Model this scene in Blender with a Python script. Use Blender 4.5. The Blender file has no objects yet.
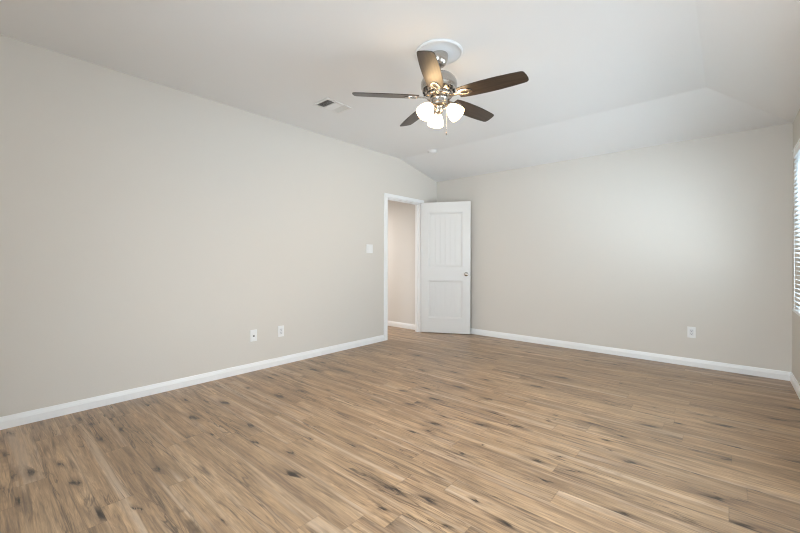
import bpy, bmesh, math, random
from mathutils import Vector, Matrix

S = bpy.context.scene
COL = S.collection
PI = math.pi
R = math.radians

# ------------------------------------------------------------------ dimensions
W = 4.114            # left wall x = 0, right wall x = W
Y1 = -6.10           # rear wall, back wall is y = 0
H1 = 2.44            # height of the back and right walls
H2 = 2.636           # flat part of the ceiling
BB = 0.915           # depth of the slope along the back wall
CC = 0.603           # depth of the slope along the right wall
WT = 0.100           # wall thickness
DY0, DY1, DH = -1.214, -0.432, 2.040          # doorway in the left wall
WY0, WY1, WZ0, WZ1 = -2.30, -0.68, 0.74, 1.99  # window in the right wall
VY0, VY1 = -3.90, -2.45                         # unseen second window in the right wall, added to carry light in
RX0, RX1 = 2.10, 3.70                         # unseen rear window behind the camera, added to fill the back wall
FX, FY = 2.083, -2.884                          # fan axis

# ------------------------------------------------------------------ camera
cam = bpy.data.cameras.new('camera')
camo = bpy.data.objects.new('camera', cam)
COL.objects.link(camo)
yaw, pitch, roll = 0.7191, -0.0025, 0.0016
fwd = Vector((-math.sin(yaw) * math.cos(pitch), math.cos(yaw) * math.cos(pitch), math.sin(pitch)))
rt = Vector((math.cos(yaw), math.sin(yaw), 0))
up = rt.cross(fwd)
r2 = math.cos(roll) * rt + math.sin(roll) * up
u2 = -math.sin(roll) * rt + math.cos(roll) * up
M = Matrix((r2, u2, -fwd)).transposed().to_4x4()
M.translation = Vector((3.659, -5.1076, 1.1347))
camo.matrix_world = M
cam.sensor_width = 36.0
cam.lens = 375.2 / 800 * 36
cam.shift_y = -5.25 / 800
cam.clip_start = 0.05
S.camera = camo

# ------------------------------------------------------------------ light and exposure
S.view_settings.view_transform = 'Standard'
S.view_settings.look = 'None'
S.view_settings.gamma = 1.0
S.view_settings.use_curve_mapping = False
S.view_settings.exposure = 0.0
S.cycles.filter_width = 1.1

world = bpy.data.worlds.new('sky')
S.world = world
world.use_nodes = True
bg = world.node_tree.nodes['Background']
bg.inputs['Color'].default_value = (0.79, 0.90, 1.0, 1)
bg.inputs['Strength'].default_value = 4.7


def area(name, loc, rot, sx, sy, power, color, spread=150):
    l = bpy.data.lights.new(name, 'AREA')
    l.shape = 'RECTANGLE'
    l.size, l.size_y = sx, sy
    l.energy = power
    l.color = color
    l.spread = R(spread)
    o = bpy.data.objects.new(name, l)
    o.location = loc
    o.rotation_euler = rot
    COL.objects.link(o)
    return o


# daylight at the seen window, added lamps lifting ceiling and walls, the hallway lamp
ZC = (WZ0 + WZ1) / 2
for nm, ya, yb, e_sky, e_fill, tilt, spr in (('far', WY0, WY1, 50, 29, 78, 140), ('near', VY0, VY1, 18, 2, 56, 110)):
    area('sky_light_' + nm, (W + 0.22, (ya + yb) / 2, ZC), (0, R(tilt), 0), WZ1 - WZ0, yb - ya, e_sky, (0.66, 0.85, 1.0), spr)  # the near one is an added lamp for the left wall and floor
    area('ground_bounce_' + nm, (W + 0.42, (ya + yb) / 2, WZ0 + 0.10), (0, R(128), 0), 0.8, yb - ya, e_fill, (0.80, 0.92, 1.0))  # added lamps aimed upward to brighten the ceiling
area('sky_light_rear', ((RX0 + RX1) / 2, Y1 - 0.22, ZC), (R(70), 0, 0), RX1 - RX0, WZ1 - WZ0, 67, (0.74, 0.88, 1.0), 130)  # added fill from behind the camera for the back wall
area('hall_light', (-1.7, -1.30, 2.42), (0, 0, 0), 0.8, 0.5, 36, (1.0, 0.98, 0.97))
LAMP = 15.0          # radiance of the glowing fan shades

# ------------------------------------------------------------------ materials


def nodes(name):
    m = bpy.data.materials.new(name)
    m.use_nodes = True
    nt = m.node_tree
    return m, nt, nt.nodes, nt.links, nt.nodes['Principled BSDF']


def plain(name, col, rough=0.5, metal=0.0, bump=0.0, scale=60.0, var=0.0, spec=0.5):
    m, nt, N, L, b = nodes(name)
    b.inputs['Base Color'].default_value = (*col, 1)
    b.inputs['Roughness'].default_value = rough
    b.inputs['Metallic'].default_value = metal
    b.inputs['Specular IOR Level'].default_value = spec
    tc = N.new('ShaderNodeTexCoord')
    nz = N.new('ShaderNodeTexNoise')
    nz.inputs['Scale'].default_value = scale
    nz.inputs['Detail'].default_value = 3
    L.new(tc.outputs['Object'], nz.inputs['Vector'])
    if var:
        mx = N.new('ShaderNodeMix')
        mx.data_type = 'RGBA'
        mx.inputs['A'].default_value = (*[c * (1 - var) for c in col], 1)
        mx.inputs['B'].default_value = (*[min(1, c * (1 + var)) for c in col], 1)
        L.new(nz.outputs['Fac'], mx.inputs['Factor'])
        L.new(mx.outputs['Result'], b.inputs['Base Color'])
    if bump:
        bp = N.new('ShaderNodeBump')
        bp.inputs['Strength'].default_value = bump
        bp.inputs['Distance'].default_value = 0.002
        L.new(nz.outputs['Fac'], bp.inputs['Height'])
        L.new(bp.outputs['Normal'], b.inputs['Normal'])
    return m


M_wall = plain('greige_wall_paint', (0.675, 0.636, 0.580), 0.75, bump=0.12, scale=90, var=0.01, spec=0.3)
M_ceil = plain('white_ceiling_paint', (0.84, 0.835, 0.825), 0.85, bump=0.15, scale=110, var=0.01, spec=0.2)
M_hall = plain('hall_wall_paint', (0.72, 0.69, 0.65), 0.75, bump=0.1, scale=90, spec=0.3)
M_trim = plain('white_trim_paint', (0.86, 0.86, 0.855), 0.35, bump=0.03, scale=20)
M_door = plain('white_door_paint', (0.735, 0.722, 0.70), 0.38, bump=0.05, scale=40)
M_plast = plain('white_plastic', (0.83, 0.83, 0.82), 0.35)
M_slot = plain('dark_slot', (0.03, 0.03, 0.03), 0.6)
M_rocker = plain('rocker_plastic', (0.72, 0.72, 0.73), 0.3)
M_nickel = plain('brushed_nickel', (0.52, 0.49, 0.455), 0.22, 1.0, bump=0.04, scale=200)
M_duct = plain('dark_duct', (0.10, 0.085, 0.07), 0.8)
M_vent = plain('white_vent_metal', (0.80, 0.79, 0.77), 0.45)
M_med = plain('medallion_plaster', (0.82, 0.83, 0.84), 0.6)


def blade_material():
    m, nt, N, L, b = nodes('dark_walnut_blade')
    tc = N.new('ShaderNodeTexCoord')
    mp = N.new('ShaderNodeMapping')
    mp.inputs['Scale'].default_value = (3, 45, 10)
    L.new(tc.outputs['Object'], mp.inputs['Vector'])
    nz = N.new('ShaderNodeTexNoise')
    nz.inputs['Scale'].default_value = 1.6
    nz.inputs['Detail'].default_value = 5
    nz.inputs['Distortion'].default_value = 0.4
    L.new(mp.outputs['Vector'], nz.inputs['Vector'])
    rp = N.new('ShaderNodeValToRGB')
    rp.color_ramp.elements[0].position = 0.3
    rp.color_ramp.elements[0].color = (0.026, 0.018, 0.013, 1)
    rp.color_ramp.elements[1].position = 0.72
    rp.color_ramp.elements[1].color = (0.070, 0.048, 0.034, 1)
    L.new(nz.outputs['Fac'], rp.inputs['Fac'])
    L.new(rp.outputs['Color'], b.inputs['Base Color'])
    b.inputs['Roughness'].default_value = 0.36
    b.inputs['Specular IOR Level'].default_value = 0.6
    return m


M_blade = blade_material()


def emit_material(name, col, k):
    m = bpy.data.materials.new(name)
    m.use_nodes = True
    nt = m.node_tree
    nt.nodes.clear()
    o = nt.nodes.new('ShaderNodeOutputMaterial')
    e = nt.nodes.new('ShaderNodeEmission')
    e.inputs['Color'].default_value = (*col, 1)
    e.inputs['Strength'].default_value = k
    nt.links.new(e.outputs['Emission'], o.inputs['Surface'])
    return m


M_shade = emit_material('lit_frosted_glass', (1.0, 0.68, 0.36), LAMP)
M_bulb = emit_material('lit_bulb', (1.0, 0.64, 0.28), LAMP * 80)


def glass_material():
    m = bpy.data.materials.new('window_glass')
    m.use_nodes = True
    nt = m.node_tree
    nt.nodes.clear()
    o = nt.nodes.new('ShaderNodeOutputMaterial')
    t = nt.nodes.new('ShaderNodeBsdfTransparent')
    g = nt.nodes.new('ShaderNodeBsdfGlossy')
    g.inputs['Roughness'].default_value = 0.03
    x = nt.nodes.new('ShaderNodeMixShader')
    x.inputs[0].default_value = 0.06
    nt.links.new(t.outputs[0], x.inputs[1])
    nt.links.new(g.outputs[0], x.inputs[2])
    nt.links.new(x.outputs[0], o.inputs['Surface'])
    return m


M_glass = glass_material()


def slat_material():
    m, nt, N, L, b = nodes('white_blind_slat')
    b.inputs['Base Color'].default_value = (0.86, 0.87, 0.87, 1)
    b.inputs['Roughness'].default_value = 0.45
    t = N.new('ShaderNodeBsdfTranslucent')
    t.inputs['Color'].default_value = (0.8, 0.82, 0.82, 1)
    x = N.new('ShaderNodeMixShader')
    x.inputs[0].default_value = 0.65
    L.new(b.outputs[0], x.inputs[1])
    L.new(t.outputs[0], x.inputs[2])
    L.new(x.outputs[0], N['Material Output'].inputs['Surface'])
    return m


M_slat = slat_material()


def floor_material():
    """Hickory-look vinyl planks running along x: random tone per plank, cathedral grain, knots and cracks."""
    m, nt, N, L, b = nodes('hickory_plank_floor')
    PW, PL = 0.127, 1.22

    def math_(op, a, bb=None, c=None):
        n = N.new('ShaderNodeMath')
        n.operation = op
        for i, v in enumerate((a, bb, c)):
            if v is None:
                continue
            if isinstance(v, (int, float)):
                n.inputs[i].default_value = v
            else:
                L.new(v, n.inputs[i])
        return n.outputs[0]

    def comb(x, y, z):
        n = N.new('ShaderNodeCombineXYZ')
        for i, v in enumerate((x, y, z)):
            if isinstance(v, (int, float)):
                n.inputs[i].default_value = v
            else:
                L.new(v, n.inputs[i])
        return n.outputs[0]

    def white(v):
        n = N.new('ShaderNodeTexWhiteNoise')
        n.noise_dimensions = '2D'
        L.new(v, n.inputs['Vector'])
        return n

    def noise(v, scale, detail, dist=0.0, rough=0.55):
        n = N.new('ShaderNodeTexNoise')
        n.inputs['Scale'].default_value = scale
        n.inputs['Detail'].default_value = detail
        n.inputs['Distortion'].default_value = dist
        n.inputs['Roughness'].default_value = rough
        L.new(v, n.inputs['Vector'])
        return n.outputs['Fac']

    def ramp(f, *stops):
        n = N.new('ShaderNodeValToRGB')
        cr = n.color_ramp
        while len(cr.elements) < len(stops):
            cr.elements.new(0.5)
        for e, (p, c) in zip(cr.elements, stops):
            e.position = p
            e.color = (*c, 1) if isinstance(c, tuple) else (c, c, c, 1)
        L.new(f, n.inputs['Fac'])
        return n.outputs['Color']

    def mix(f, a, c, mode='MIX'):
        n = N.new('ShaderNodeMix')
        n.data_type = 'RGBA'
        n.blend_type = mode
        for k, v in (('Factor', f), ('A', a), ('B', c)):
            if isinstance(v, (int, float)):
                n.inputs[k].default_value = v
            elif isinstance(v, tuple):
                n.inputs[k].default_value = (*v, 1)
            else:
                L.new(v, n.inputs[k])
        return n.outputs['Result']

    tc = N.new('ShaderNodeTexCoord')
    sp = N.new('ShaderNodeSeparateXYZ')
    L.new(tc.outputs['Object'], sp.inputs[0])
    x, y = sp.outputs['X'], sp.outputs['Y']
    yr = math_('DIVIDE', math_('ADD', y, 0.02), PW)
    row = math_('FLOOR', yr)
    fy = math_('FRACT', yr)
    ro = white(comb(row, 3.7, 0)).outputs['Value']
    xr = math_('ADD', math_('DIVIDE', x, PL), math_('MULTIPLY', ro, 7.31))
    pl = math_('FLOOR', xr)
    fx = math_('FRACT', xr)
    wn = white(comb(row, pl, 0))
    pv = wn.outputs['Value']
    sc = N.new('ShaderNodeSeparateColor')
    L.new(wn.outputs['Color'], sc.inputs[0])
    pv2, pv3 = sc.outputs['Green'], sc.outputs['Blue']
    # each plank samples its own piece of the wood
    ox = math_('ADD', x, math_('MULTIPLY', pv2, 37.0))
    oy = math_('ADD', y, math_('MULTIPLY', pv3, 23.0))
    oz = math_('MULTIPLY', pv, 11.0)

    def wood(kx, ky):
        return comb(math_('MULTIPLY', ox, kx), math_('MULTIPLY', oy, ky), oz)

    broad = noise(wood(0.8, 8.0), 1.0, 4, 0.8)
    cath = noise(wood(0.9, 8.0), 1.0, 2, 1.0)
    rings = math_('SINE', math_('MULTIPLY', cath, 95.0))
    rings = math_('ADD', math_('MULTIPLY', rings, 0.5), 0.5)
    fine = noise(wood(5.0, 95.0), 1.0, 6, 0.8, 0.7)
    streak = noise(wood(1.5, 24.0), 1.0, 6, 1.6, 0.66)
    wide = noise(wood(0.6, 13.0), 1.0, 3, 0.8, 0.6)

    base = ramp(broad, (0.30, (0.290, 0.186, 0.105)), (0.5, (0.420, 0.275, 0.157)), (0.70, (0.530, 0.364, 0.219)))
    tint = ramp(pv, (0.0, (0.86, 0.86, 0.87)), (0.35, (0.96, 0.955, 0.94)), (0.7, (1.02, 1.01, 1.0)), (1.0, (1.08, 1.07, 1.06)))
    c = mix(1.0, base, tint, 'MULTIPLY')
    c = mix(ramp(wide, (0.50, 0.0), (0.70, 0.55)), c, (0.240, 0.152, 0.097))
    c = mix(math_('MULTIPLY', rings, 0.22), c, (0.22, 0.135, 0.082))
    c = mix(1.0, c, ramp(fine, (0.28, 0.52), (0.72, 1.36)), 'MULTIPLY')
    c = mix(ramp(streak, (0.50, 0.0), (0.68, 0.75)), c, (0.115, 0.075, 0.050))
    # pale sapwood ribbons
    sap = noise(wood(0.7, 17.0), 1.0, 3, 0.6)
    c = mix(ramp(sap, (0.56, 0.0), (0.70, 0.50)), c, (0.60, 0.460, 0.335))

    # knots: dark eyes stretched along the plank, with smoky tails
    warp = noise(wood(9.0, 40.0), 1.0, 3)
    wx = math_('MULTIPLY', math_('SUBTRACT', warp, 0.5), 0.45)
    wy = math_('MULTIPLY', math_('SUBTRACT', warp, 0.5), 0.95)
    kv = comb(math_('ADD', math_('MULTIPLY', ox, 2.9), wx), math_('ADD', math_('MULTIPLY', oy, 10.0), wy), 0.0)
    vo = N.new('ShaderNodeTexVoronoi')
    vo.voronoi_dimensions = '2D'
    vo.inputs['Scale'].default_value = 1.0
    L.new(kv, vo.inputs['Vector'])
    vsc = N.new('ShaderNodeSeparateColor')
    L.new(vo.outputs['Color'], vsc.inputs[0])
    pick = math_('GREATER_THAN', vsc.outputs['Red'], 0.68)
    ksz = math_('ADD', math_('MULTIPLY', math_('POWER', vsc.outputs['Green'], 2.0), 1.1), 0.22)
    kd = math_('DIVIDE', vo.outputs['Distance'], ksz)
    halo = math_('MULTIPLY', ramp(kd, (0.04, 0.75), (0.55, 0.0)), pick)
    c = mix(halo, c, (0.13, 0.082, 0.053))
    eye = math_('MULTIPLY', ramp(kd, (0.04, 0.95), (0.20, 0.0)), pick)
    # cracks
    ck = noise(wood(1.1, 15.0), 1.0, 3, 1.4, 0.6)
    crack = ramp(math_('ABSOLUTE', math_('SUBTRACT', ck, 0.5)), (0.0, 1.0), (0.030, 0.0))
    ckm = noise(wood(1.4, 7.0), 1.0, 1)
    crack = math_('MULTIPLY', crack, ramp(ckm, (0.49, 0.0), (0.64, 0.9)))
    c = mix(crack, c, (0.062, 0.042, 0.031))
    c = mix(eye, c, (0.022, 0.016, 0.013))
    # plank joints
    ey = math_('MULTIPLY', math_('MINIMUM', fy, math_('SUBTRACT', 1.0, fy)), PW)
    ex = math_('MULTIPLY', math_('MINIMUM', fx, math_('SUBTRACT', 1.0, fx)), PL)
    ed = math_('MINIMUM', ex, ey)
    joint = ramp(ed, (0.0, 0.34), (0.0014, 0.0))
    c = mix(joint, c, (0.09, 0.06, 0.042))
    L.new(c, b.inputs['Base Color'])
    rr = ramp(fine, (0.2, 0.28), (0.8, 0.42))
    L.new(rr, b.inputs['Roughness'])
    b.inputs['Specular IOR Level'].default_value = 0.6
    bp = N.new('ShaderNodeBump')
    bp.inputs['Strength'].default_value = 0.25
    bp.inputs['Distance'].default_value = 0.0012
    h = math_('SUBTRACT', fine, math_('ADD', joint, eye))
    L.new(h, bp.inputs['Height'])
    L.new(bp.outputs['Normal'], b.inputs['Normal'])
    return m


M_floor = floor_material()

# ------------------------------------------------------------------ mesh helpers


def bx(bm, x0, x1, y0, y1, z0, z1, bev=0.0, seg=2, mat=None):
    x0, x1 = min(x0, x1), max(x0, x1)
    y0, y1 = min(y0, y1), max(y0, y1)
    z0, z1 = min(z0, z1), max(z0, z1)
    t = bmesh.new()
    bmesh.ops.create_cube(t, size=1)
    for v in t.verts:
        v.co = Vector(((x0 + x1) / 2 + v.co.x * (x1 - x0), (y0 + y1) / 2 + v.co.y * (y1 - y0), (z0 + z1) / 2 + v.co.z * (z1 - z0)))
    if bev:
        bmesh.ops.bevel(t, geom=t.edges[:] + t.verts[:], offset=bev, segments=seg, affect='EDGES', profile=0.6)
    add(bm, t, mat)


def add(bm, t, mat=None):
    """append the bmesh t (freed) to bm"""
    if mat is not None:
        t.transform(mat)
    me = bpy.data.meshes.new('tmp')
    t.to_mesh(me)
    t.free()
    bm.from_mesh(me)
    bpy.data.meshes.remove(me)


def lathe(bm, prof, n=40, mat=None, close=True):
    """revolve (r, z) points about z; r = 0 ends are closed to a point"""
    t = bmesh.new()
    rings = []
    for r, z in prof:
        if r < 1e-6:
            rings.append([t.verts.new((0, 0, z))])
        else:
            rings.append([t.verts.new((r * math.cos(2 * PI * k / n), r * math.sin(2 * PI * k / n), z)) for k in range(n)])
    for a, b in zip(rings, rings[1:]):
        for k in range(n):
            k2 = (k + 1) % n
            if len(a) == 1 and len(b) == 1:
                continue
            if len(a) == 1:
                t.faces.new((a[0], b[k], b[k2]))
            elif len(b) == 1:
                t.faces.new((a[k], b[0], a[k2]))
            else:
                t.faces.new((a[k], b[k], b[k2], a[k2]))
    bmesh.ops.recalc_face_normals(t, faces=t.faces[:])
    add(bm, t, mat)


def tube(bm, pts, r, n=10):
    t = bmesh.new()
    rings = []
    pts = [Vector(q) for q in pts]
    for i, q in enumerate(pts):
        d = (pts[min(i + 1, len(pts) - 1)] - pts[max(i - 1, 0)]).normalized()
        a = d.orthogonal().normalized() if i == 0 else (rings_a - d * rings_a.dot(d)).normalized()
        rings_a = a
        b = d.cross(a)
        rr = r[i] if isinstance(r, (list, tuple)) else r
        rings.append([t.verts.new(q + (a * math.cos(2 * PI * k / n) + b * math.sin(2 * PI * k / n)) * rr) for k in range(n)])
    for a, b in zip(rings, rings[1:]):
        for k in range(n):
            t.faces.new((a[k], b[k], b[(k + 1) % n], a[(k + 1) % n]))
    t.faces.new(rings[0])
    t.faces.new(rings[-1])
    bmesh.ops.recalc_face_normals(t, faces=t.faces[:])
    add(bm, t)


def prism(bm, outline, z0, z1, bev=0.0, mat=None, hole=None):
    """extrude a 2D outline between z0 and z1"""
    t = bmesh.new()
    lo = [t.verts.new((x, y, z0)) for x, y in outline]
    hi = [t.verts.new((x, y, z1)) for x, y in outline]
    n = len(outline)
    for k in range(n):
        t.faces.new((lo[k], lo[(k + 1) % n], hi[(k + 1) % n], hi[k]))
    if hole:
        hl = [t.verts.new((x, y, z0)) for x, y in hole]
        hh = [t.verts.new((x, y, z1)) for x, y in hole]
        for k in range(n):
            k2 = (k + 1) % n
            t.faces.new((hl[k2], hl[k], hh[k], hh[k2]))
            t.faces.new((lo[k2], lo[k], hl[k], hl[k2]))
            t.faces.new((hi[k], hi[k2], hh[k2], hh[k]))
    else:
        t.faces.new(lo[::-1])
        t.faces.new(hi)
    bmesh.ops.recalc_face_normals(t, faces=t.faces[:])
    if bev:
        ed = [e for e in t.edges if abs(e.verts[0].co.z - e.verts[1].co.z) < 1e-6]
        bmesh.ops.bevel(t, geom=ed, offset=bev, segments=2, affect='EDGES', profile=0.6)
    add(bm, t, mat)


def obj(name, bm, mat, parent=None, smooth=None):
    me = bpy.data.meshes.new(name)
    bm.to_mesh(me)
    bm.free()
    for mm in (mat if isinstance(mat, (list, tuple)) else [mat]):
        me.materials.append(mm)
    if smooth is not None:
        for p in me.polygons:
            p.use_smooth = True
        me.set_sharp_from_angle(angle=R(smooth))
    o = bpy.data.objects.new(name, me)
    COL.objects.link(o)
    if parent:
        o.parent = parent
    return o


def struct(name, bm, mat, smooth=None):
    o = obj(name, bm, mat, None, smooth)
    o['kind'] = 'structure'
    return o


def thing(name, label, cat, loc, rotz=0.0, group=None):
    o = bpy.data.objects.new(name, None)
    o.empty_display_size = 0.05
    COL.objects.link(o)
    o.location = loc
    o.rotation_euler = (0, 0, rotz)
    o['label'] = label
    o['category'] = cat
    if group:
        o['group'] = group
    return o


def nb():
    return bmesh.new()


# ------------------------------------------------------------------ room shell
HX = -3.2            # far end of the hallway
HYB = -0.330         # hallway wall facing the doorway
HYA = -1.75          # hallway wall on the near side
bm = nb()
bx(bm, HX, W, Y1, 0, -0.06, 0)
struct('floor', bm, M_floor)

bm = nb()
bx(bm, -WT, 0, Y1, DY0, 0, H2)
bx(bm, -WT, 0, DY0, DY1, DH, H2)
bx(bm, -WT, 0, DY1, -BB + 0.0, 0, H2) if DY1 < -BB else None
# the end of the wall follows the slope of the ceiling down to the back corner
t = bmesh.new()
pts = [(DY1, 0), (0, 0), (0, H1 + 0.01), (DY1, H1 + (H2 - H1) * (-DY1) / BB + 0.01)]
a = [t.verts.new((-WT, y, z)) for y, z in pts]
b_ = [t.verts.new((0, y, z)) for y, z in pts]
for k in range(4):
    t.faces.new((a[k], a[(k + 1) % 4], b_[(k + 1) % 4], b_[k]))
t.faces.new(a)
t.faces.new(b_)
bmesh.ops.recalc_face_normals(t, faces=t.faces[:])
add(bm, t)
struct('wall_left', bm, M_wall)

bm = nb()
bx(bm, -WT, W + WT, 0, WT, -0.06, H1 + 0.05)
struct('wall_back', bm, M_wall)

bm = nb()
bx(bm, W, W + WT, Y1, VY0, -0.06, H1 + 0.02)
bx(bm, W, W + WT, VY1, WY0, -0.06, H1 + 0.02)
bx(bm, W, W + WT, WY1, 0, -0.06, H1 + 0.02)
for ya, yb in ((WY0, WY1), (VY0, VY1)):
    bx(bm, W, W + WT, ya, yb, -0.06, WZ0)
    bx(bm, W, W + WT, ya, yb, WZ1, H1 + 0.02)
struct('wall_right', bm, M_wall)

bm = nb()
bx(bm, -WT, RX0, Y1 - WT, Y1, -0.06, H2 + 0.1)
bx(bm, RX1, W + WT, Y1 - WT, Y1, -0.06, H2 + 0.1)
bx(bm, RX0, RX1, Y1 - WT, Y1, -0.06, WZ0)
bx(bm, RX0, RX1, Y1 - WT, Y1, WZ1, H2 + 0.1)
struct('wall_rear', bm, M_wall)

# ceiling: flat field, a slope along the back wall and a slope along the right wall, meeting on a hip
bm = nb()
v = [bm.verts.new(q) for q in ((0, Y1, H2), (W - CC, Y1, H2), (W - CC, -BB, H2), (0, -BB, H2),
                               (0, 0, H1), (W, 0, H1), (W, Y1, H1))]
for f in ((0, 1, 2, 3), (3, 2, 5, 4), (1, 6, 5, 2)):
    bm.faces.new([v[k] for k in f])
g = bmesh.ops.extrude_face_region(bm, geom=bm.faces[:])
for q in g['geom']:
    if isinstance(q, bmesh.types.BMVert):
        q.co.z += 0.08
bmesh.ops.recalc_face_normals(bm, faces=bm.faces[:])
struct('ceiling', bm, M_ceil)

# hallway beyond the doorway
bm = nb()
bx(bm, HX, -WT, HYB, HYB + 0.1, 0, H1)
struct('wall_hall_back', bm, M_hall)
bm = nb()
bx(bm, HX, -WT, HYA - 0.1, HYA, 0, H1)
struct('wall_hall_front', bm, M_hall)
bm = nb()
bx(bm, HX - 0.1, HX, HYA, HYB, 0, H1)
struct('wall_hall_end', bm, M_hall)
bm = nb()
bx(bm, HX, -WT, HYA, HYB, H1, H1 + 0.08)
struct('ceiling_hall', bm, M_ceil)


def base_profile(bm, p0, p1, nrm, h=0.083, t=0.014):
    """baseboard from p0 to p1 with a stepped and rounded top, nrm points into the room"""
    prof = [(0, 0), (t, 0), (t, h * 0.62), (t * 0.86, h * 0.66), (t * 0.80, h * 0.74), (t * 0.60, h * 0.86), (t * 0.50, h * 0.94), (t * 0.30, h), (0, h)]
    t_ = bmesh.new()
    A = [t_.verts.new((p0[0] + nrm[0] * d, p0[1] + nrm[1] * d, z)) for d, z in prof]
    B = [t_.verts.new((p1[0] + nrm[0] * d, p1[1] + nrm[1] * d, z)) for d, z in prof]
    n = len(prof)
    for k in range(n):
        t_.faces.new((A[k], A[(k + 1) % n], B[(k + 1) % n], B[k]))
    t_.faces.new(A)
    t_.faces.new(B)
    bmesh.ops.recalc_face_normals(t_, faces=t_.faces[:])
    add(bm, t_)


CW = 0.064           # door casing width
bm = nb()
base_profile(bm, (0, Y1), (0, DY0 - CW), (1, 0))
base_profile(bm, (0, DY1 + CW), (0, -0.014), (1, 0))
struct('baseboard_left', bm, M_trim)
bm = nb()
base_profile(bm, (0, 0), (W, 0), (0, -1))
struct('baseboard_back', bm, M_trim)
bm = nb()
base_profile(bm, (W, -0.014), (W, Y1), (-1, 0))
struct('baseboard_right', bm, M_trim)
bm = nb()
base_profile(bm, (0.014, Y1), (W - 0.014, Y1), (0, 1))
struct('baseboard_rear', bm, M_trim)
bm = nb()
base_profile(bm, (HX, HYB), (-WT - 0.016, HYB), (0, -1))
struct('baseboard_hall', bm, M_trim)

# door casing, jambs and stops in the doorway
bm = nb()
for x0, x1 in ((0, 0.016), (-WT - 0.012, -WT)):
    bx(bm, x0, x1, DY0 - CW, DY0 + 0.004, 0, DH - 0.004, 0.003)
    if x0 == 0:
        bx(bm, x0, x1, DY1 - 0.004, DY1 + CW, 0, DH - 0.004, 0.003)
    bx(bm, x0, x1, DY0 - CW, DY1 + CW, DH - 0.004, DH + 0.046, 0.003)
bx(bm, -WT, 0, DY0, DY0 + 0.016, 0, DH)
bx(bm, -WT, 0, DY1 - 0.016, DY1, 0, DH)
bx(bm, -WT, 0, DY0, DY1, DH - 0.016, DH)
bx(bm, -0.075, -0.045, DY0 + 0.016, DY0 + 0.026, 0, DH - 0.016)
bx(bm, -0.075, -0.045, DY1 - 0.026, DY1 - 0.016, 0, DH - 0.016)
bx(bm, -0.075, -0.045, DY0 + 0.016, DY1 - 0.016, DH - 0.026, DH - 0.016)
struct('trim_1', bm, M_trim)

# ------------------------------------------------------------------ the open door
LW, LH, LT = 0.765, 2.028, 0.035
door = bpy.data.objects.new('door_1', None)
COL.objects.link(door)
door['kind'] = 'structure'
door.location = (0.022, -0.453, 0.010)
door.rotation_euler = (0, 0, R(27.6))
# local frame: x runs from hinge to latch edge, y = 0 is the face towards the camera (-y outwards)
st = 0.118
zs = [(0.225, 0.815), (1.015, 1.870)]           # lower and upper panels
bm = nb()
bx(bm, 0, st, 0, LT, 0, LH)
bx(bm, LW - st, LW, 0, LT, 0, LH)
bx(bm, st, LW - st, 0, LT, 0, zs[0][0])
bx(bm, st, LW - st, 0, LT, zs[0][1], zs[1][0])
bx(bm, st, LW - st, 0, LT, zs[1][1], LH)
for z0, z1 in zs:
    bx(bm, st, LW - st, 0.0145, LT - 0.0145, z0, z1)
    m_ = 0.030
    px0, px1 = st + m_, LW - st - m_
    # sloping moulding round the panel, both faces
    for face in (0, 1):
        ya, yb = (0.0, 0.0135) if face == 0 else (LT, LT - 0.0135)
        t = bmesh.new()
        o_ = [(st, z0), (LW - st, z0), (LW - st, z1), (st, z1)]
        i_ = [(px0, z0 + m_), (px1, z0 + m_), (px1, z1 - m_), (px0, z1 - m_)]
        A = [t.verts.new((q[0], ya + (0.003 if face == 0 else -0.003), q[1])) for q in o_]
        B = [t.verts.new((q[0], yb, q[1])) for q in i_]
        Cc = [t.verts.new((q[0], LT / 2, q[1])) for q in i_]
        for k in range(4):
            t.faces.new((A[k], A[(k + 1) % 4], B[(k + 1) % 4], B[k]))
            t.faces.new((B[k], B[(k + 1) % 4], Cc[(k + 1) % 4], Cc[k]))
        add(bm, t)
        # raised field of vertical boards with grooves between
        n = 6
        wd = (px1 - px0 - 0.012) / n
        for k in range(n):
            xa = px0 + 0.006 + k * wd
            if face == 0:
                bx(bm, xa + 0.0006, xa + wd - 0.0006, 0.0085, 0.0155, z0 + m_ + 0.006, z1 - m_ - 0.006, 0.0012, 1)
            else:
                bx(bm, xa + 0.0006, xa + wd - 0.0006, LT - 0.0155, LT - 0.0085, z0 + m_ + 0.006, z1 - m_ - 0.006, 0.0012, 1)
leaf = obj('leaf', bm, M_door, door)

kz, kx = 0.915, LW - 0.062
bm = nb()
for sgn in (-1, 1):
    y0 = 0.0 if sgn < 0 else LT
    mt = Matrix.Translation((kx, y0, kz)) @ Matrix.Rotation(R(90) if sgn < 0 else R(-90), 4, 'X')
    lathe(bm, [(0, 0), (0.032, 0), (0.032, 0.004), (0.026, 0.009), (0.013, 0.011), (0.0115, 0.030), (0.016, 0.036),
               (0.025, 0.043), (0.0275, 0.051), (0.0255, 0.060), (0.017, 0.066), (0, 0.068)], 28, mt)
knob = obj('door_knob', bm, M_nickel, door, 40)
knob['label'] = 'brushed nickel door knob'
bm = nb()
bx(bm, LW - 0.0005, LW + 0.0015, 0.006, LT - 0.006, kz - 0.028, kz + 0.028)
lt = obj('latch_plate', bm, M_nickel, door)
for hz in (0.20, 1.02, 1.82):
    bm = nb()
    mt = Matrix.Translation((-0.004, LT + 0.004, hz - 0.045))
    lathe(bm, [(0, 0), (0.006, 0), (0.006, 0.09), (0, 0.09)], 14, mt)
    bx(bm, -0.0015, 0.0, 0.004, LT + 0.002, hz - 0.045, hz + 0.045)
    obj('hinge', bm, M_nickel, door, 40)

# ------------------------------------------------------------------ windows


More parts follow.
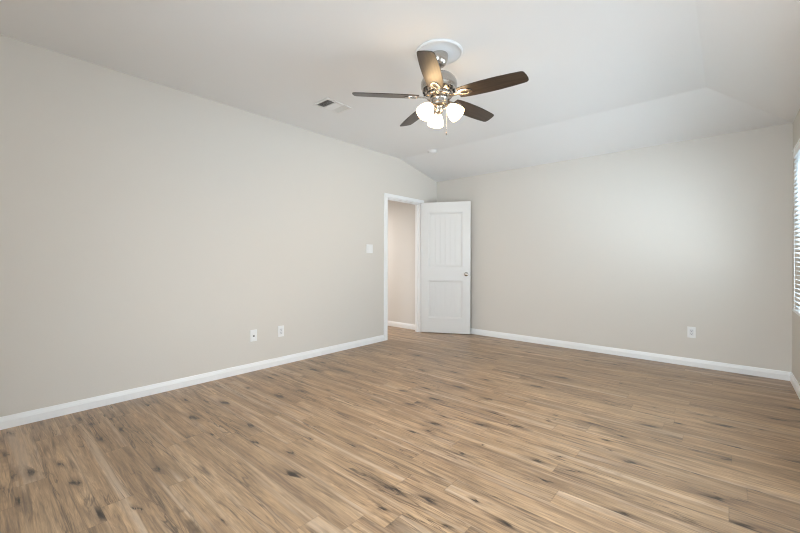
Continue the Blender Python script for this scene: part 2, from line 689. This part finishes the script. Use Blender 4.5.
def window(name, along, c0, c1, z0, z1, wall, out):
    """double-hung pair in the wall opening; along = axis of the width, wall = inner plane, out = outward sign"""
    root = bpy.data.objects.new(name, None)
    COL.objects.link(root)
    root['kind'] = 'structure'

    def B(bm, a0, a1, d0, d1, q0, q1, bev=0.002):
        d0, d1 = wall + out * d0, wall + out * d1
        if along == 'y':
            bx(bm, d0, d1, a0, a1, q0, q1, bev, 1)
        else:
            bx(bm, a0, a1, d0, d1, q0, q1, bev, 1)
    bm = nb()
    mid = (c0 + c1) / 2
    f = 0.045
    B(bm, c0, c0 + f, 0.05, 0.11, z0, z1)
    B(bm, c1 - f, c1, 0.05, 0.11, z0, z1)
    B(bm, c0, c1, 0.05, 0.11, z0, z0 + f)
    B(bm, c0, c1, 0.05, 0.11, z1 - f, z1)
    B(bm, mid - 0.04, mid + 0.04, 0.05, 0.11, z0, z1)
    zm = (z0 + z1) / 2
    B(bm, c0, c1, 0.06, 0.10, zm - 0.022, zm + 0.022)
    obj('window_frame', bm, M_trim, root)
    for a0, a1 in ((c0 + f, mid - 0.04), (mid + 0.04, c1 - f)):
        for q0, q1 in ((z0 + f, zm - 0.022), (zm + 0.022, z1 - f)):
            bm = nb()
            B(bm, a0, a1, 0.078, 0.082, q0, q1, 0)
            obj('pane', bm, M_glass, root)
    return root


window('window_1', 'y', WY0, WY1, WZ0, WZ1, W, 1)
window('window_3', 'x', RX0, RX1, WZ0, WZ1, Y1, -1)  # unseen, added as an opening for the rear fill
window('window_2', 'y', VY0, VY1, WZ0, WZ1, W, 1)  # unseen, added to let light onto the left wall

# faux-wood blind hung on the right wall over the window
bl = thing('window_blind', 'white horizontal slat blind with valance over the window on the right wall', 'blind', (W, (WY0 + WY1) / 2, 1.985))
by0, by1 = WY0 - 0.06 - bl.location.y, WY1 + 0.06 - bl.location.y
bm = nb()
bx(bm, -0.052, -0.042, by0 - 0.012, by1 + 0.012, 0.0, 0.070, 0.003)
bx(bm, -0.046, 0.0, by0 - 0.012, by0 - 0.002, 0.0, 0.070, 0.003)
bx(bm, -0.046, 0.0, by1 + 0.002, by1 + 0.012, 0.0, 0.070, 0.003)
bx(bm, -0.057, -0.044, by0 - 0.016, by1 + 0.016, 0.056, 0.070, 0.003)
obj('valance', bm, M_trim, bl)
bm = nb()
bx(bm, -0.041, -0.002, by0 + 0.004, by1 - 0.004, 0.022, 0.064)
obj('headrail', bm, M_trim, bl)
zb = 0.72 - 1.985
ns = 35
step = (0.0 - (zb + 0.02)) / ns
for k in range(ns):
    z = zb + 0.045 + k * step
    bm = nb()
    t = bmesh.new()
    q = []
    n = 5
    for i in range(n + 1):
        u = (i / n - 0.5) * 0.050
        cam_ = 0.0025 * (1 - (2 * i / n - 1) ** 2)
        q.append((u, cam_))
    lo = []
    hi = []
    for u, w_ in q:
        lo.append([t.verts.new((u, yy, w_ - 0.0013)) for yy in (by0, by1)])
        hi.append([t.verts.new((u, yy, w_ + 0.0013)) for yy in (by0, by1)])
    for i in range(n):
        t.faces.new((hi[i][0], hi[i + 1][0], hi[i + 1][1], hi[i][1]))
        t.faces.new((lo[i][1], lo[i + 1][1], lo[i + 1][0], lo[i][0]))
        for e in (0, 1):
            t.faces.new((lo[i][e], lo[i + 1][e], hi[i + 1][e], hi[i][e]))
    for i in (0, n):
        t.faces.new((lo[i][0], lo[i][1], hi[i][1], hi[i][0]))
    bmesh.ops.recalc_face_normals(t, faces=t.faces[:])
    add(bm, t, Matrix.Translation((-0.028, 0, z)) @ Matrix.Rotation(R(20), 4, 'Y'))
    obj('slat', bm, M_slat, bl)
bm = nb()
bx(bm, -0.055, -0.004, by0, by1, zb, zb + 0.022, 0.004)
obj('bottom_rail', bm, M_trim, bl)
for f in (0.08, 0.5, 0.92):
    bm = nb()
    yy = by0 + (by1 - by0) * f
    for xx in (-0.056, -0.003):
        tube(bm, [(xx, yy, zb + 0.01), (xx, yy, 0.03)], 0.0009, 6)
    obj('ladder_cord', bm, M_trim, bl)

# ------------------------------------------------------------------ ceiling medallion and fan
med = nb()
lathe(med, [(0, 0), (0.167, 0), (0.171, -0.006), (0.167, -0.014), (0.160, -0.017), (0.153, -0.013), (0.146, -0.010), (0.122, -0.011),
            (0.098, -0.014), (0.088, -0.019), (0.076, -0.020), (0, -0.020)], 72)
mo = obj('ceiling_medallion', med, M_med, None, 35)
mo.location = (FX, FY, H2)
mo['label'] = 'round white moulded ceiling medallion behind the fan canopy'
mo['category'] = 'ceiling medallion'

fan = thing('ceiling_fan', 'brushed nickel ceiling fan with five dark wood blades and lit frosted shades', 'ceiling fan', (FX, FY, H2 - 0.020))
D0 = -(H2 - 0.020)      # add to world z


def fz(prof):
    return [(r, z + D0) for r, z in prof]


bm = nb()
lathe(bm, fz([(0, 2.616), (0.064, 2.616), (0.066, 2.606), (0.065, 2.590), (0.060, 2.568), (0.050, 2.547), (0.036, 2.534), (0.022, 2.528), (0, 2.527)]), 44)
obj('canopy', bm, M_nickel, fan, 40)
bm = nb()
lathe(bm, fz([(0, 2.53), (0.0125, 2.53), (0.0125, 2.502), (0.024, 2.500), (0.027, 2.492), (0.027, 2.478), (0, 2.476)]), 28)
obj('downrod', bm, M_nickel, fan, 40)
bm = nb()
lathe(bm, fz([(0, 2.482), (0.040, 2.481), (0.070, 2.474), (0.098, 2.460), (0.118, 2.440), (0.128, 2.418), (0.131, 2.398), (0.128, 2.378),
              (0.121, 2.366), (0.121, 2.360), (0.114, 2.352), (0.096, 2.338), (0.080, 2.332), (0, 2.330)]), 56)
motor = obj('motor_housing', bm, M_nickel, fan, 40)
for k in range(20):
    a = 2 * PI * k / 20
    bm = nb()
    bx(bm, 0.100, 0.1165, -0.004, 0.004, -0.0095, 0.0095, 0.002, 1,
       Matrix.Rotation(a, 4, 'Z') @ Matrix.Translation((0, 0, 2.3475 + D0)))
    obj('cooling_slot', bm, M_slot, motor)
bm = nb()
lathe(bm, fz([(0, 2.331), (0.092, 2.331), (0.095, 2.326), (0.095, 2.314), (0.090, 2.310), (0, 2.309)]), 48)
obj('flywheel', bm, M_nickel, fan, 40)
bm = nb()
lathe(bm, fz([(0, 2.310), (0.056, 2.310), (0.064, 2.304), (0.065, 2.296), (0.061, 2.290), (0.061, 2.266), (0.065, 2.260), (0.063, 2.250),
              (0.050, 2.243), (0.036, 2.238), (0.030, 2.226), (0.032, 2.212), (0.026, 2.200), (0.014, 2.192), (0.010, 2.182), (0, 2.178)]), 44)
sw = obj('light_fitter', bm, M_nickel, fan, 40)

# blades: local x is radial, pitched about it
ZB = 2.302
PH = 226.1
out = [(0.150, -0.050), (0.19, -0.057), (0.26, -0.063), (0.34, -0.066), (0.43, -0.065), (0.51, -0.061), (0.565, -0.057), (0.585, -0.054), (0.595, -0.048),
       (0.600, -0.038), (0.608, -0.010), (0.612, 0.020), (0.611, 0.038), (0.605, 0.048), (0.592, 0.054), (0.565, 0.057), (0.50, 0.062), (0.42, 0.066),
       (0.33, 0.066), (0.25, 0.063), (0.19, 0.057), (0.150, 0.050)]
out = [(0.150 + (q - 0.150) * 1.02, w_) for q, w_ in out]
bm = nb()
prism(bm, out, -0.003, 0.003, 0.0015)
blade_me = obj('blade', bm, M_blade, fan)
mesh_blade = blade_me.data
bm = nb()
# teardrop plate under the blade with an oval eye, and an arm to the flywheel
el = []
ho = []
for k in range(28):
    a = 2 * PI * k / 28
    wv = 0.036 if math.cos(a) > 0 else 0.036
    el.append((0.198 + 0.052 * math.cos(a), 0.036 * math.sin(a) * (1 - 0.25 * math.cos(a))))
    ho.append((0.200 + 0.026 * math.cos(a), 0.014 * math.sin(a)))
prism(bm, el, -0.008, -0.0032, 0.001, None, ho)
arm = [(0.078, -0.020), (0.110, -0.014), (0.150, -0.013), (0.160, -0.014), (0.160, 0.014), (0.150, 0.013), (0.110, 0.014), (0.078, 0.020)]
prism(bm, arm, -0.008, -0.0005, 0.001)
for sx, sy in ((0.165, 0), (0.215, 0.019), (0.215, -0.019)):
    lathe(bm, [(0, -0.0115), (0.004, -0.0105), (0.0055, -0.008), (0.0055, -0.0075)], 12, Matrix.Translation((sx, sy, 0)))
iron_me = obj('blade_iron', bm, M_nickel, fan, 40)
mesh_iron = iron_me.data
for k in range(5):
    a = R(PH + 72 * k)
    if k == 0:
        bl_, ir = blade_me, iron_me
    else:
        bl_ = blade_me.copy()
        ir = iron_me.copy()
        COL.objects.link(bl_)
        COL.objects.link(ir)
    bl_.parent = fan
    bl_.location = (0, 0, ZB + 0.008 + D0)
    bl_.rotation_mode = 'QUATERNION'
    bl_.rotation_quaternion = (Matrix.Rotation(a, 3, 'Z') @ Matrix.Rotation(R(-13.0), 3, 'X')).to_quaternion()
    ir.parent = bl_

# three frosted bell shades
shade_prof = [(0.019, 0.003), (0.024, -0.004), (0.034, -0.018), (0.046, -0.040), (0.054, -0.064), (0.058, -0.086), (0.0585, -0.100), (0.055, -0.100),
              (0.054, -0.086), (0.050, -0.064), (0.042, -0.040), (0.030, -0.018), (0.021, -0.005)]
for k, ang in enumerate((136, 256, 16)):
    a = R(ang)
    tilt = R(42)
    d = Vector((math.cos(a), math.sin(a), 0))
    neck = Vector((0.074 * d.x, 0.074 * d.y, 2.236 + D0))
    axis = Matrix.Translation(neck) @ Matrix.Rotation(a, 4, 'Z') @ Matrix.Rotation(-tilt, 4, 'Y')
    bm = nb()
    p0 = Vector((d.x * 0.026, d.y * 0.026, 2.218 + D0))
    p1 = Vector((d.x * 0.044, d.y * 0.044, 2.224 + D0))
    p2 = Vector((d.x * 0.058, d.y * 0.058, 2.236 + D0))
    p3 = neck + Vector((-d.x * 0.008, -d.y * 0.008, 0.006))
    tube(bm, [p0, p1, p2, p3], 0.0075, 12)
    lathe(bm, [(0, 0.016), (0.017, 0.014), (0.026, 0.006), (0.0285, -0.006), (0.0285, -0.016), (0.025, -0.014), (0.024, -0.004), (0, 0.0)], 28, axis)
    arm_o = obj('lamp_arm', bm, M_nickel, fan, 40)
    bm = nb()
    lathe(bm, shade_prof, 36, axis)
    sh = obj('lamp_shade', bm, M_shade, fan, 50)
    sh['label'] = 'glowing frosted glass bell shade'
    bm = nb()
    lathe(bm, [(0, 0.0), (0.011, -0.004), (0.012, -0.020), (0.019, -0.038), (0.024, -0.054), (0.021, -0.070), (0.011, -0.079), (0, -0.081)], 20, axis)
    obj('bulb', bm, M_bulb, sh, 50)

# two pull chains with small drop fobs
for (cx, cy, z1) in ((0.052, 0.020, 2.055), (-0.030, -0.052, 2.120)):
    bm = nb()
    n = int((2.255 - z1) / 0.006)
    for k in range(n):
        t = bmesh.new()
        bmesh.ops.create_icosphere(t, subdivisions=1, radius=0.0022)
        add(bm, t, Matrix.Translation((cx, cy, 2.252 - k * 0.006 + D0)))
    lathe(bm, [(0, z1 + 0.004 + D0), (0.003, z1 + D0), (0.0055, z1 - 0.014 + D0), (0.004, z1 - 0.022 + D0), (0, z1 - 0.024 + D0)], 12)
    # move the fob under its chain
    for v_ in bm.verts:
        if v_.co.z < z1 + 0.0045 + D0 and math.hypot(v_.co.x, v_.co.y) < 0.01:
            v_.co.x += cx
            v_.co.y += cy
    obj('pull_chain', bm, M_nickel, fan, 40)

# ------------------------------------------------------------------ ceiling vent
vt = thing('air_vent', 'white rectangular ceiling air vent with three louvre banks', 'air vent', (0.760, -2.790, H2))
VX, VY = 0.110, 0.155
bm = nb()
sq = ((-1, -1), (1, -1), (1, 1), (-1, 1))
prism(bm, [(VX * i, VY * j) for i, j in sq], -0.008, 0, 0.002, None, [((VX - 0.024) * i, (VY - 0.024) * j) for i, j in sq])
obj('frame', bm, M_vent, vt)
bm = nb()
bx(bm, -VX + 0.02, VX - 0.02, -VY + 0.02, VY - 0.02, -0.0012, 0.0)
obj('duct_back', bm, M_duct, vt)
iy0, iy1 = -VY + 0.024, VY - 0.024
third = (iy1 - iy0) / 3
for s in range(3):
    ya, yb = iy0 + s * third, iy0 + (s + 1) * third
    bm = nb()
    if s in (0, 2):
        n = 8
        tilt = R(36) if s == 0 else R(-38)
        for k in range(n):
            yc = ya + (k + 0.5) * (yb - ya) / n
            bx(bm, -VX + 0.022, VX - 0.022, -0.0052, 0.0052, -0.0005, 0.0005, 0, 1,
               Matrix.Translation((0, yc, -0.0062)) @ Matrix.Rotation(tilt, 4, 'X'))
    else:
        n = 14
        for k in range(n):
            xc = -VX + 0.024 + (k + 0.5) * (2 * VX - 0.048) / n
            bx(bm, -0.0075, 0.0075, ya, yb, -0.0005, 0.0005, 0, 1,
               Matrix.Translation((xc, 0, -0.0062)) @ Matrix.Rotation(R(-30), 4, 'Y'))
    bx(bm, -VX + 0.022, VX - 0.022, yb - 0.002, yb + 0.002, -0.0085, -0.001)
    obj('louvre_bank', bm, M_vent, vt)

# ------------------------------------------------------------------ smoke detector at the ceiling break
sd = thing('smoke_detector', 'small round white smoke detector on the ceiling near the door', 'smoke detector', (0.60, -0.945, H2))
bm = nb()
lathe(bm, [(0, 0), (0.066, 0), (0.067, -0.006), (0.064, -0.010), (0, -0.010)], 44)
obj('base', bm, M_plast, sd, 40)
bm = nb()
lathe(bm, [(0.060, -0.010), (0.060, -0.022), (0.055, -0.030), (0.040, -0.036), (0.020, -0.038), (0, -0.038)], 44)
obj('cover', bm, M_plast, sd, 40)

# ------------------------------------------------------------------ switch and outlets
# local frame: plate in the x-z plane facing -y


def outlet(label, loc, rotz):
    t_ = thing('wall_outlet', label, 'outlet', loc, rotz, 'wall outlets')
    bm = nb()
    bx(bm, -0.036, 0.036, -0.006, 0, -0.059, 0.059, 0.003)
    obj('cover_plate', bm, M_plast, t_)
    return t_


def receptacle(t_):
    """rectangular duplex insert with two sets of slots"""
    bm = nb()
    bx(bm, -0.0165, 0.0165, -0.0085, -0.005, -0.033, 0.033, 0.0015)
    r = obj('receptacle', bm, M_rocker, t_)
    r['label'] = 'pale grey rectangular socket insert'
    for z in (0.016, -0.016):
        bm = nb()
        bx(bm, -0.0075, -0.0055, -0.0092, -0.0080, z - 0.001, z + 0.008)
        bx(bm, 0.0055, 0.0075, -0.0092, -0.0080, z - 0.001, z + 0.006)
        lathe(bm, [(0, 0.0), (0.0026, 0.0), (0.0026, 0.001), (0, 0.001)], 12, Matrix.Translation((0, -0.0082, z - 0.007)) @ Matrix.Rotation(R(90), 4, 'X'))
        obj('slots', bm, M_slot, r)
    screw(t_, 0, 0.045)
    screw(t_, 0, -0.045)


def screw(t_, x, z):
    bm = nb()
    lathe(bm, [(0, 0.0015), (0.002, 0.0013), (0.003, 0.0), (0, 0)], 12, Matrix.Translation((x, -0.006, z)) @ Matrix.Rotation(R(90), 4, 'X'))
    obj('screw', bm, M_plast, t_)


# cable plate with one dark coaxial jack, then a duplex outlet, on the left wall
o1 = outlet('white plate with one dark centre jack, low on the left wall, left of its neighbour', (0, -3.205, 0.362), R(90))
o1['category'] = 'jack plate'
o1.name = 'cable_jack_plate'
del o1['group']
bm = nb()
lathe(bm, [(0, 0), (0.0085, 0), (0.0085, 0.003), (0.0055, 0.004), (0.0055, 0.011), (0, 0.011)], 16,
      Matrix.Translation((0, -0.006, -0.004)) @ Matrix.Rotation(R(90), 4, 'X'))
jk = obj('coaxial_jack', bm, M_slot, o1, 40)
screw(o1, 0, 0.045)
screw(o1, 0, -0.045)
o2 = outlet('white duplex outlet low on the left wall, the nearer of two plates to the doorway', (0, -2.893, 0.362), R(90))
receptacle(o2)
o3 = outlet('white duplex outlet low on the back wall near the right corner', (3.362, 0, 0.365), 0)
receptacle(o3)

sw_ = thing('light_switch', 'white double rocker light switch on the left wall beside the doorway', 'light switch', (0, -1.557, 1.290), R(90))
bm = nb()
bx(bm, -0.058, 0.058, -0.006, 0, -0.059, 0.059, 0.003)
obj('cover_plate', bm, M_plast, sw_)
for xx in (-0.023, 0.023):
    bm = nb()
    bx(bm, xx - 0.0165, xx + 0.0165, -0.0095, -0.005, -0.033, 0.033, 0.0015, 2, Matrix.Rotation(R(0), 4, 'X'))
    obj('rocker', bm, M_plast, sw_)
    screw(sw_, xx, 0.048)
    screw(sw_, xx, -0.048)
